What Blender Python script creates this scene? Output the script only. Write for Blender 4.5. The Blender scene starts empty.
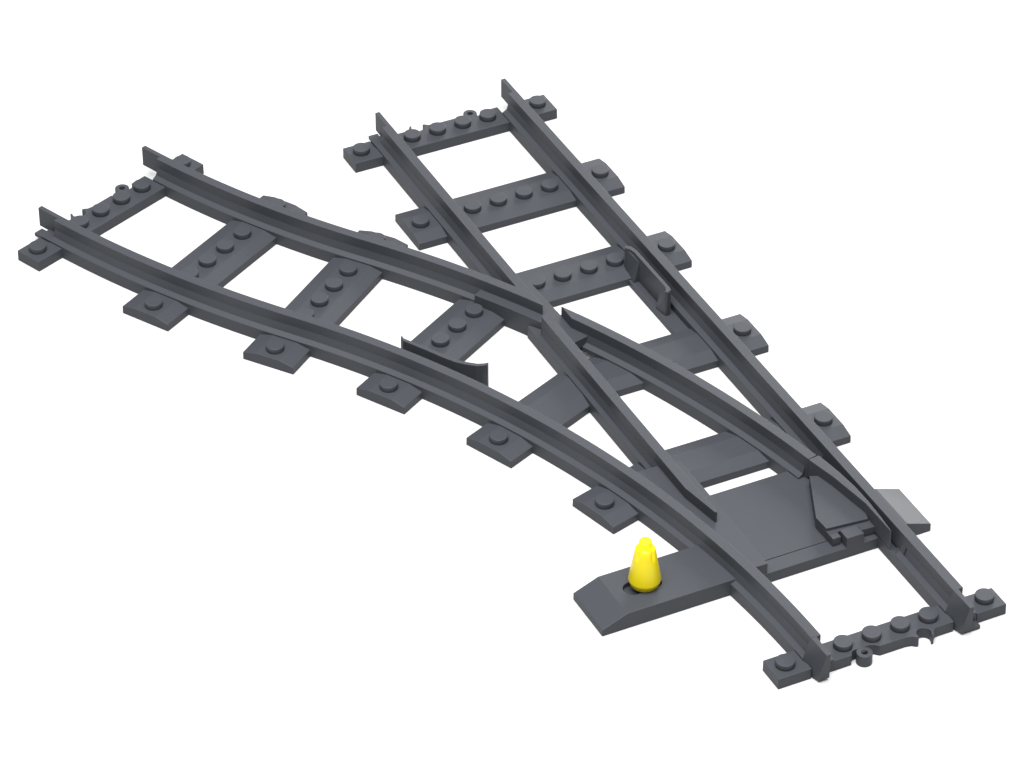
import bpy, bmesh, math
from math import sin, cos, pi, radians, atan2, hypot
from mathutils import Matrix, Vector

S = 0.008            # one stud pitch = 8 mm; everything below is laid out in stud units and scaled by S
sc = bpy.context.scene

# ------------------------------------------------------------------ camera
AZ, EL, ROLL = 0.45324, 0.64596, -0.00198
TGT = Vector((-0.71403, 16.79175, 0.4)); DIST = 134.690; FPX = 4089.75
fw = Vector((cos(EL)*sin(AZ), cos(EL)*cos(AZ), -sin(EL)))
rt0 = Vector((cos(AZ), -sin(AZ), 0)); up0 = rt0.cross(fw)
rt = rt0*cos(ROLL) + up0*sin(ROLL); up = -rt0*sin(ROLL) + up0*cos(ROLL)
cd = bpy.data.cameras.new('camera'); cam = bpy.data.objects.new('camera', cd)
sc.collection.objects.link(cam)
M = Matrix((rt, up, -fw)).transposed().to_4x4(); M.translation = (TGT - fw*DIST)*S
cam.matrix_world = M
cd.sensor_width = 36; cd.lens = 36*FPX/1024; cd.clip_start = 0.01; cd.clip_end = 100
sc.camera = cam
sc.render.resolution_x = 1024; sc.render.resolution_y = 768

# ------------------------------------------------------------------ world, lamps, exposure
w = bpy.data.worlds.new('World'); sc.world = w; w.use_nodes = True
w.node_tree.nodes['Background'].inputs[0].default_value = (1, 1, 1.0, 1)
w.node_tree.nodes['Background'].inputs[1].default_value = 0.52
sc.view_settings.view_transform = 'Standard'; sc.view_settings.look = 'None'
sc.view_settings.exposure = 0; sc.view_settings.gamma = 1

def area(name, d, dist, size, radiance, col=(1, 1, 1)):
    d = Vector(d).normalized(); size *= S
    l = bpy.data.lights.new(name, 'AREA'); l.shape = 'DISK'; l.size = size
    l.energy = radiance*pi*pi*(size/2)**2; l.color = col   # W = radiance * pi * area
    o = bpy.data.objects.new(name, l); sc.collection.objects.link(o)
    o.location = (Vector((0, 16, 0)) + d*dist)*S
    o.rotation_euler = (-d).to_track_quat('-Z', 'Y').to_euler()
    return o
area('overhead_softbox', (-0.14, -0.22, 0.96), 165, 150, 15.5)
area('rim_softbox', (0.70, 0.68, 0.25), 150, 90, 9.5)

# ------------------------------------------------------------------ materials
def plastic(name, col, rough, spec, nz=0.06):
    m = bpy.data.materials.new(name); m.use_nodes = True
    nt = m.node_tree; b = nt.nodes['Principled BSDF']
    tc = nt.nodes.new('ShaderNodeTexCoord')
    n = nt.nodes.new('ShaderNodeTexNoise'); n.inputs['Scale'].default_value = 90; n.inputs['Detail'].default_value = 3
    nt.links.new(tc.outputs['Object'], n.inputs['Vector'])
    r = nt.nodes.new('ShaderNodeMapRange'); r.inputs[3].default_value = rough-nz; r.inputs[4].default_value = rough+nz
    nt.links.new(n.outputs[0], r.inputs[0]); nt.links.new(r.outputs[0], b.inputs['Roughness'])
    mx = nt.nodes.new('ShaderNodeMapRange'); mx.inputs[3].default_value = 0.94; mx.inputs[4].default_value = 1.06
    n2 = nt.nodes.new('ShaderNodeTexNoise'); n2.inputs['Scale'].default_value = 35; n2.inputs['Detail'].default_value = 4
    nt.links.new(tc.outputs['Object'], n2.inputs['Vector']); nt.links.new(n2.outputs[0], mx.inputs[0])
    vm = nt.nodes.new('ShaderNodeVectorMath'); vm.operation = 'SCALE'; vm.inputs[0].default_value = col
    nt.links.new(mx.outputs[0], vm.inputs['Scale']); nt.links.new(vm.outputs[0], b.inputs['Base Color'])
    b.inputs['Specular IOR Level'].default_value = spec
    return m
GREY = plastic('dark_grey_plastic', (0.0328, 0.0356, 0.0415), 0.50, 0.18)
YEL = plastic('yellow_plastic', (0.54, 0.44, 0.002), 0.35, 0.3, 0.02)
WHT = plastic('white_paper', (0.45, 0.45, 0.45), 0.8, 0.0, 0.02)

# ------------------------------------------------------------------ mesh helpers
def face(bm, vs):
    try: bm.faces.new(vs)
    except ValueError: pass
def loft(bm, rings, close=True):
    """rings: lists of 3D points, same count; capped at both ends"""
    R = [[bm.verts.new((p[0]*S, p[1]*S, p[2]*S)) for p in r] for r in rings]
    n = len(R[0])
    for a, b in zip(R, R[1:]):
        for i in range(n):
            face(bm, (a[i], a[(i+1) % n], b[(i+1) % n], b[i]))
    face(bm, R[0][::-1]); face(bm, R[-1])
def prism(bm, poly, z0, z1):
    loft(bm, [[(x, y, z0) for x, y in poly], [(x, y, z1) for x, y in poly]])
def cyl(bm, c, r, z0, z1, n=40):
    prism(bm, [(c[0]+r*cos(2*pi*i/n), c[1]+r*sin(2*pi*i/n)) for i in range(n)], z0, z1)
def sweep(bm, fr, ts, prof):
    """fr(o, t) -> (x, y); prof: list of (offset, z)"""
    loft(bm, [[(*fr(o, t), z) for o, z in prof] for t in ts])
def lin(a, b, n): return [a+(b-a)*i/n for i in range(n+1)]
def obj(name, bm, mat, parent=None, bevel=0.02, smooth=False, label=None):
    bmesh.ops.recalc_face_normals(bm, faces=bm.faces)
    me = bpy.data.meshes.new(name); bm.to_mesh(me); bm.free()
    me.materials.append(mat)
    o = bpy.data.objects.new(name, me); sc.collection.objects.link(o)
    if parent: o.parent = parent
    if smooth:
        for p in me.polygons: p.use_smooth = p.area and abs(p.normal.z) < 0.95
    if bevel:
        b = o.modifiers.new('bevel', 'BEVEL'); b.width = bevel*S; b.segments = 2
        b.limit_method = 'ANGLE'; b.angle_limit = radians(38); b.harden_normals = False
    if label: o['label'] = label
    return o
NB = bmesh.new

# ------------------------------------------------------------------ setting
bm = NB(); prism(bm, [(-2500, -2500), (2500, -2500), (2500, 2500), (-2500, 2500)], -2.0, -0.006)
fl = obj('floor', bm, WHT, bevel=0); fl['kind'] = 'structure'

# ------------------------------------------------------------------ frames of the two tracks
TM = math.acos(0.8); TE = radians(22.5)
def straight(o, t): return (4+o, t)                       # offset from centre line, distance along
def arc1(o, th): return (-36+(40+o)*cos(th), (40+o)*sin(th))
def arc2(o, th): return (28-(40-o)*cos(th), 48-(40-o)*sin(th))
EX, EY = 28-40*cos(TE), 48-40*sin(TE)
def branch(o, s):
    if s <= 40*TM: return arc1(o, s/40)
    th = TM-(s-40*TM)/40
    if th >= TE: return arc2(o, th)
    e = (TE-th)*40
    return (EX+o*cos(TE)-e*sin(TE), EY+o*sin(TE)+e*cos(TE))
SE = 40*TM+40*(TM-TE)
def near_end(o, t): return (4+o, t)
def far_end(o, t): return (4-o, 32-t)
def branch_end(o, t): return (EX-o*cos(TE)+t*sin(TE), EY-o*sin(TE)-t*cos(TE))

root = bpy.data.objects.new('track_switch', None); sc.collection.objects.link(root)
root['label'] = 'dark grey plastic toy railway switch forking from one track into two, lying on white'
root['category'] = 'toy track'

# ------------------------------------------------------------------ rails
HW = 0.17
FP = lambda f=0.42: [(-f, 0), (f, 0), (f, .46), (.25, .56), (.16, .86), (-.16, .86), (-.25, .56), (-f, .46)]
WP = lambda a, b, z0=.3, z1=1.2: [(a, z0), (b, z0), (b, z1), (a, z1)]
def shift(prof, o): return [(a+o, z) for a, z in prof]

def wedge_end(bm, fr, o, foot=False):
    """solid end of a near rail: one sloping side face from the head down to the foot, raked end"""
    B = [(-.42, .46), (-.17, 1.2), (.0, 1.2), (.0, .006), (-.42, .006)]
    C_ = [(-.265, .20), (-.15, 1.2), (.0, 1.2), (.10, .10), (-.27, .10)]
    sub = lambda P: [(P[0][0]+(P[1][0]-P[0][0])*k/6, P[0][1]+(P[1][1]-P[0][1])*k/6) for k in range(6)]+P[1:]
    B = [(a, .469, z) for a, z in sub(B)]; C_ = [(a, -.28-.19*z/1.2, z) for a, z in sub(C_)]
    loft(bm, [[(*fr(o+p[0]+(q[0]-p[0])*k/8, p[1]+(q[1]-p[1])*k/8), p[2]+(q[2]-p[2])*k/8) for p, q in zip(B, C_)] for k in range(9)])
    sweep(bm, fr, [.475, .004], shift([(-.1, .003), (.42, .003), (.42, .46), (.0, .50), (-.1, .4)], o))
    if foot: sweep(bm, fr, [.1, -.27], shift([(-.1, .03), (.42, .03), (.42, .15), (-.1, .15)], o))
def foot_tip(bm, fr, o):
    sweep(bm, fr, [.1, -.42], shift([(-.05, .2), (.31, .2), (.31, .33), (-.05, .33)], o))


LOW = lambda f=.42: [(-f, 0), (f, 0), (f, .46), (0, .52), (-f, .46)]
def web(bm, fr, o, T, n=1, t0=.47, z0=.45):
    """the upright of a rail in one piece: notched at the near end, half-width tongue at the far end"""
    ts = lin(t0, T-.47, n)
    L = [fr(o-HW, t) for t in ts]; R = [fr(o+HW, t) for t in ts]
    tip = [fr(o, T-.47), fr(o, T+.47), fr(o+HW, T+.47)] if T else []
    prism(bm, L+tip+R[::-1], z0, 1.2)
# right straight rail
bm = NB(); o = 2.5
sweep(bm, straight, [.47, 3.3], shift(FP(), o))
sweep(bm, straight, [3.2, 4.7], shift([(-.419, 0.001), (.2, .001), (.2, .395), (-.419, .395)], o))
loft(bm, [[(*straight(a+o, t), z) for a, z in P] for t, P in ((3.2, FP(.418)), (3.5, FP(.418)),
     (3.95, [(-.06, 0), (.4, 0), (.4, .46), (.27, .51), (.15, .80), (-.0, .80), (-.03, .51), (-.06, .46)]))])
sweep(bm, straight, [3.9, 8.6], shift([(-.06, 0), (.4, 0), (.4, .46), (.27, .51), (.15, .64), (-.0, .64)], o))
sweep(bm, straight, [8.5, 31.5], shift(FP(), o))
web(bm, straight, o, 32); wedge_end(bm, near_end, o, True)
obj('rail', bm, GREY, root, bevel=.009)

# left straight rail: from the far end to the crossing, then from the crossing to its tapered end
bm = NB(); o = -2.5
sweep(bm, straight, [19.9, 31.53], shift(FP(), o)); sweep(bm, straight, [31.53, 31.997], shift(LOW(), o))
prism(bm, [(1.33, 20.45), (1.67, 19.98), (1.67, 32.47), (1.5, 32.47), (1.5, 31.53), (1.33, 31.53)], .45, 1.197)
foot_tip(bm, far_end, -o)
obj('rail', bm, GREY, root, bevel=.009)
bm = NB()
sweep(bm, straight, [10.3, 18.6], shift(FP(.38), o)); sweep(bm, straight, [18.5, 19.37], shift(LOW(.378), o))
prism(bm, [(1.33, 18.75), (1.33, 8.54), (1.60, 7.03), (1.67, 7.03), (1.67, 18.1)], .3, 1.2)
obj('rail', bm, GREY, root, bevel=.009)

# curved outer rail
bm = NB()
sweep(bm, branch, lin(.47, SE-.47, 120), shift(FP(), o)); sweep(bm, branch, [SE-.47, SE-.003], shift(LOW(), o))
web(bm, branch, o, SE, 120); wedge_end(bm, near_end, o)
foot_tip(bm, branch_end, -o)
obj('rail', bm, GREY, root, bevel=.009)

# inner curved rail, far part (to the crossing)
bm = NB(); o = 2.5
s0 = radians(28.0)*40; sf = radians(30.4)*40
sweep(bm, branch, lin(sf, SE-.47, 50), shift(FP(), o))
web(bm, branch, o, SE, 50, t0=s0)
a = radians(27.14)
prism(bm, [(-36+42.33*cos(a), 42.33*sin(a)), (-36+42.33*cos(s0/40+.003), 42.33*sin(s0/40+.003)),
           (-36+42.67*cos(s0/40+.003), 42.67*sin(s0/40+.003)), (1.67, 20.0)], .45, 1.197)
obj('rail', bm, GREY, root, bevel=.009)

# inner curved rail, near part (from the crossing nose to the blade)
bm = NB()
def A1(r, d): return (-36+r*cos(radians(d)), r*sin(radians(d)))
sweep(bm, branch, lin(radians(11.25)*40, radians(22.9)*40, 50), shift(FP(), o))
sweep(bm, branch, lin(radians(22.8)*40, radians(24.9)*40, 6), shift([(a, max(z, .29)) for a, z in FP(.418)], o))
sweep(bm, branch, lin(radians(11.05)*40, radians(25.45)*40, 50), shift(WP(-HW, HW), o))
prism(bm, [A1(42.33, 25.4), A1(42.33, 25.52), (2.2, 19.0), A1(42.67, 25.4)], .3, 1.197)
obj('rail', bm, GREY, root, bevel=.009)

# ------------------------------------------------------------------ raised flangeway floors
bm = NB()
frog = [A1(41.95, 30.6)] + [A1(41.95, d) for d in lin(30.2, 27.1, 6)] + [(1.45, 18.9), (1.6, 18.9), (2.2, 18.9), (2.12, 21.3), (1.5, 21.6), (1.5, 20.3)] + [A1(42.5, d) for d in lin(28.6, 30.6, 5)]
prism(bm, frog, 0.002, .8)
prism(bm, [(1.5, 19.0), (1.5, 17.35), (2.6, 17.62), (2.75, 18.2), (2.2, 19.1), (2.2, 19.3)], .46, .797)
obj('crossing_plate', bm, GREY, root, label='raised flat plate where the two rails cross', bevel=.004)
bm = NB()
left = [A1(37.5, d) for d in lin(math.degrees(math.asin(4.53/37.5)), math.degrees(math.asin(10.37/37.5)), 12)]
prism(bm, left+[(1.5, 10.37), (2.05, 10.3), (2.11, 9.4), (2.11, 4.53)], .002, .8)
obj('crossing_plate', bm, GREY, root, label='long raised plate between the two left rails', bevel=.004)

# ------------------------------------------------------------------ sleepers
TP = [(-1, .285), (-.47, .4), (.47, .4), (1, .285)]
def sleeper_mesh(bm, fr, offs):
    """fr(o, t): t in -1..1 across the sleeper; domed top"""
    rings = []
    for o in offs:
        ring = [(*fr(o, -1), .003), *[(*fr(o, t), z) for t, z in TP], (*fr(o, 1), .003)]
        rings.append(ring)
    loft(bm, rings)
stud_me = {}
def stud(parent, p, z0, z1):
    key = (z0, z1)
    if key not in stud_me:
        b = NB(); cyl(b, (0, 0), .3, z0, z1)
        o = obj('stud', b, GREY, parent, bevel=.018, smooth=False)
        for pl in o.data.polygons: pl.use_smooth = abs(pl.normal.z) < .5
        stud_me[key] = o
    else:
        o = stud_me[key].copy(); sc.collection.objects.link(o); o.parent = parent
    o.location = (p[0]*S, p[1]*S, 0)
def sleeper(fr, offs, studs, t0=-.05):
    b = NB(); sleeper_mesh(b, fr, offs); s = obj('sleeper', b, GREY, root, bevel=.015)
    for o in studs: stud(s, fr(o, t0), .36, .6)
    return s
def row(y): return lambda o, t: (4+o, y+t)
sleeper(row(26.56), [-4, 4], [-3.5, -1.5, -.5, .5, 1.5, 3.5])
sleeper(row(21.53), [-2.75, 4], [-1.5, -.5, .5, 1.5, 3.5])
sleeper(row(16.08), [-2.5, 4], [3.5])
sleeper(row(10.58), [-2.4, 4], [3.5])
def wed(arc, d, so=0):
    d = radians(d); c0 = arc(0, d); c1 = arc(1, d)
    ux, uy = c1[0]-c0[0], c1[1]-c0[1]            # across the track
    return lambda o, t: (c0[0]+(o+so)*ux-t*.965*uy, c0[1]+(o+so)*uy+t*.965*ux)
sleeper(wed(arc2, 30.2, -.06), lin(-4, 4, 8), [-3.5, -1.5, -.5, .5, 1.5, 3.5], 0)
sleeper(wed(arc2, 36.65, -.06), lin(-4, 4, 8), [-3.5, -1.5, -.5, .5, 1.5, 3.5], 0)
sleeper(wed(arc1, 30.25, .04), lin(-4, 2.3, 6), [-3.5, -.5, .5, 1.5], 0)
sleeper(wed(arc1, 23.05), lin(-4, .6, 5), [-3.5], 0)
sleeper(wed(arc1, 15.62), lin(-4, -1.0, 4), [-3.5], 0)

# end sleepers with the coupling hook and socket
def end_sleeper(fr, D=1.0):
    def P(l): return [fr(a, b) for a, b in l]
    b = NB()
    prism(b, P([(-4, 0), (-2.86, 0), (-2.86, .6), (-2.5, .6), (-2.5, max(D, .98)), (-4, max(D, .98))]), .002, .4)
    arc = [(1.03+.235*cos(radians(d)), -.06+.235*sin(radians(d))) for d in lin(165, 10, 12)]
    mid = [(-2.12, .0), (-1.47, 0), (-1.40, .13), (-1.30, .19), (-.74, .19), (-.62, .14), (-.47, 0),
           (.42, 0), (.62, -.04), (.72, -.13), (.80, -.15), *arc, (1.25, -.11), (1.20, -.21), (1.21, -.25), (1.27, -.24), (1.36, -.10), (1.47, 0),
           (2.12, 0), (2.12, D), (-2.12, D)]
    prism(b, P(mid), .002, .4)
    prism(b, P([(2.94, 0), (4, 0), (4, D), (2.6, D), (2.6, .6), (2.94, .6)]), .002, .4)
    prism(b, P([(-3, .45), (3, .45), (3, D-.003), (-3, D-.003)]), .004, .397)
    s = obj('sleeper', b, GREY, root, bevel=.015, label='end sleeper one stud wide with a coupling hook and a socket')
    for o in (-3.5, -1.5, -.5, .5, 1.5, 3.5): stud(s, fr(o, .5), .38, .605)
    b = NB()   # hook: a ring on a short arm
    n = 32; c = (-1.05, -.04); R1, R2 = .25, .105
    vo = []
    for i in range(n):
        a = 2*pi*i/n
        vo.append([(*fr(c[0]+r*cos(a), c[1]+r*sin(a)), z) for r, z in ((R1, .002), (R1, .4), (R2, .4), (R2, .002))])
    rings = [[b.verts.new((x*S, y*S, z*S)) for x, y, z in q] for q in vo]
    for i in range(n):
        q, r = rings[i], rings[(i+1) % n]
        for k in range(4): face(b, (q[k], q[(k+1) % 4], r[(k+1) % 4], r[k]))
    prism(b, P([(-1.22, .25), (-1.2, .02), (-.90, .02), (-.86, .25)]), .03, .37)
    obj('coupling_hook', b, GREY, s, bevel=.01)
end_sleeper(near_end, .88); end_sleeper(far_end, 1.1); end_sleeper(branch_end, 1.06)

# ------------------------------------------------------------------ guard rails
bm = NB()
gl = [(31.2, -1.84), (30.95, -1.95), (29.6, -1.96), (28.5, -1.97), (27.8, -1.94), (27.3, -1.85), (26.75, -1.70), (26.5, -1.55), (26.38, -1.42)]
prism(bm, [arc1(o, radians(d)) for d, o in gl]+[arc1(o+.13, radians(d+.08)) for d, o in gl[::-1]], .05, 1.2)
prism(bm, [arc1(o, radians(d)) for o, d in ((-2.2, 31.6), (-2.2, 26.3), (-1.5, 26.3), (-1.5, 31.6))], .003, .15)
obj('guard_rail', bm, GREY, root, bevel=.012, label='thin curved guard rail with flared ends')
bm = NB()
wall = [(5.73, 21.2), (5.90, 21.05), (5.96, 20.75), (5.96, 18.4), (5.93, 18.2), (5.78, 18.12)]
inner = [(5.70, 18.22), (5.80, 18.32), (5.83, 18.48), (5.83, 20.7), (5.78, 20.92), (5.66, 21.08)]
prism(bm, wall+inner, .1, 1.2)
prism(bm, [(5.55, 16.5), (6.2, 16.5), (6.2, 20.8), (5.55, 20.8)], .004, .22)
loft(bm, [[(5.60, 20.32, .1), (5.9, 20.32, .1), (5.9, 20.32, 1.02), (5.82, 20.32, 1.02)], [(5.60, 21.0, .1), (5.9, 21.0, .1), (5.9, 21.0, 1.1), (5.74, 21.0, 1.1)]])
loft(bm, [[(5.70, 18.14, .1), (5.9, 18.14, .1), (5.9, 18.14, 1.15), (5.76, 18.14, 1.15)], [(5.60, 18.72, .1), (5.9, 18.72, .1), (5.9, 18.72, .95), (5.82, 18.72, .95)]])
obj('guard_rail', bm, GREY, root, bevel=.012, label='upright guard rail with gussets beside the straight rail')

# ------------------------------------------------------------------ switch box across the track
def boolean_cut(o, cut):
    m = o.modifiers.new('cut', 'BOOLEAN'); m.object = cut; m.solver = 'EXACT'; m.operation = 'DIFFERENCE'
    dg = bpy.context.evaluated_depsgraph_get()
    me = bpy.data.meshes.new_from_object(o.evaluated_get(dg)); o.modifiers.remove(m); o.data = me
    bpy.data.objects.remove(cut, do_unlink=True)
bm = NB()
prof = [(-3.64, .003), (-3.64, .25), (-2.78, .6), (1.2, .6), (1.2, .003)]
loft(bm, [[(x, y, z) for x, z in prof] for y in (4.515, 6.5)])
bx = obj('switch_box', bm, GREY, root, bevel=0, label='long flat box with a slanted end and a slot beside the curved rail')
b = NB(); n = 20; r = .31; cy = 5.52
sp = [(-1.42+r*cos(a), cy+r*sin(a)) for a in lin(-pi/2, pi/2, n)]+[(-2.08+r*cos(a), cy+r*sin(a)) for a in lin(pi/2, 3*pi/2, n)]
prism(b, sp, .43, 1.0); ct = obj('cut', b, GREY, None, bevel=0)
boolean_cut(bx, ct)
bv = bx.modifiers.new('bevel', 'BEVEL'); bv.width = .015*S; bv.segments = 2; bv.limit_method = 'ANGLE'; bv.angle_limit = radians(38)
# slider inside the slot that carries the cone
b = NB(); prism(b, [(-2.0, 5.27), (-1.33, 5.27), (-1.33, 5.77), (-2.0, 5.77)], .30, .40); cyl(b, (-1.66, 5.54), .3, .4, .56)
obj('slider', b, GREY, bx, bevel=.01)
bm = NB()
prof = [(6.75, .003), (6.75, .6), (7.12, .6), (8, .29), (8, .003)]
loft(bm, [[(x, y, z) for x, z in prof] for y in (4.515, 6.5)])
obj('ramp_end', bm, GREY, root, bevel=.015, label='short ramp sloping down outside the right rail')
bm = NB()
prism(bm, [(1.2, 4.55), (6.6, 4.55), (6.6, 8.70), (1.2, 8.70)], .003, .36)
prism(bm, [(1.3, 4.515), (6.62, 4.515), (6.62, 5.09), (1.3, 5.09)], .006, .4)
prism(bm, [(1.3, 5.12), (6.62, 5.12), (6.62, 8.74), (1.3, 8.74)], .006, .4)
obj('base_plate', bm, GREY, root, bevel=.006, label='wide smooth plate between the rails under the switch blade')

# ------------------------------------------------------------------ switch blade
bm = NB()
prism(bm, [(5.54, 8.10), (5.80, 7.0), (6.05, 5.4), (6.06, 4.4), (6.06, 3.85), (6.085, 3.8), (6.14, 4.5), (6.19, 5.4), (6.18, 6.25), (6.10, 7.1), (5.94, 8.14)], .5, 1.2)
bl = obj('switch_blade', bm, GREY, root, bevel=.02, label='pointed switch blade lying beside the right rail')
bm = NB()
prism(bm, [(5.40, 7.75), (4.55, 5.82), (4.57, 5.2), (6.0, 5.06), (6.1, 5.5), (5.75, 7.6)], .43, .82)
prism(bm, [(4.56, 5.5), (4.57, 4.77), (4.86, 4.77), (4.86, 5.02), (5.6, 5.02), (5.6, 4.77), (6.08, 4.74), (6.08, 5.5)], .42, .71)
obj('blade_foot', bm, GREY, bl, bevel=.006, label='triangular foot plate of the blade')
bm = NB()
prism(bm, [(4.93, 4.513), (5.54, 4.513), (5.54, 4.98), (4.93, 4.98)], .1, .79)
obj('latch_block', bm, GREY, root, bevel=.012, label='small square block at the front lip of the plate')

# ------------------------------------------------------------------ yellow cone
bm = NB(); n = 64
def ring_(f, z): return [(f(2*pi*i/n)*cos(2*pi*i/n), f(2*pi*i/n)*sin(2*pi*i/n), z) for i in range(n)]
def R_(r): return lambda a: r
def crown(r, cut):
    def f(a):
        k = abs(((a+radians(26)) % (pi/2))-pi/4)      # groove centred on the diagonals
        g = max(0, 1-k/.20); return r-(r-cut)*min(1, g*2)
    return f
rings = [ring_(R_(.42), 0), ring_(R_(.45), .03), ring_(R_(.47), .14), ring_(R_(.505), .19), ring_(R_(.515), .24), ring_(R_(.378), 1.04), ring_(R_(.365), 1.12), ring_(crown(.352, .30), 1.20), ring_(crown(.315, .25), 1.40), ring_(crown(.292, .235), 1.45), ring_(R_(.225), 1.46), ring_(R_(.205), 1.68), ring_(R_(.18), 1.72)]
loft(bm, rings)
cone = obj('toy_cone', bm, YEL, None, bevel=0)
for p in cone.data.polygons: p.use_smooth = len(p.vertices) == 4
cone.location = (-1.66*S, 5.54*S, .615*S)
cone['label'] = 'small bright yellow plastic cone standing upright in the slot of the grey switch box'
cone['category'] = 'cone'
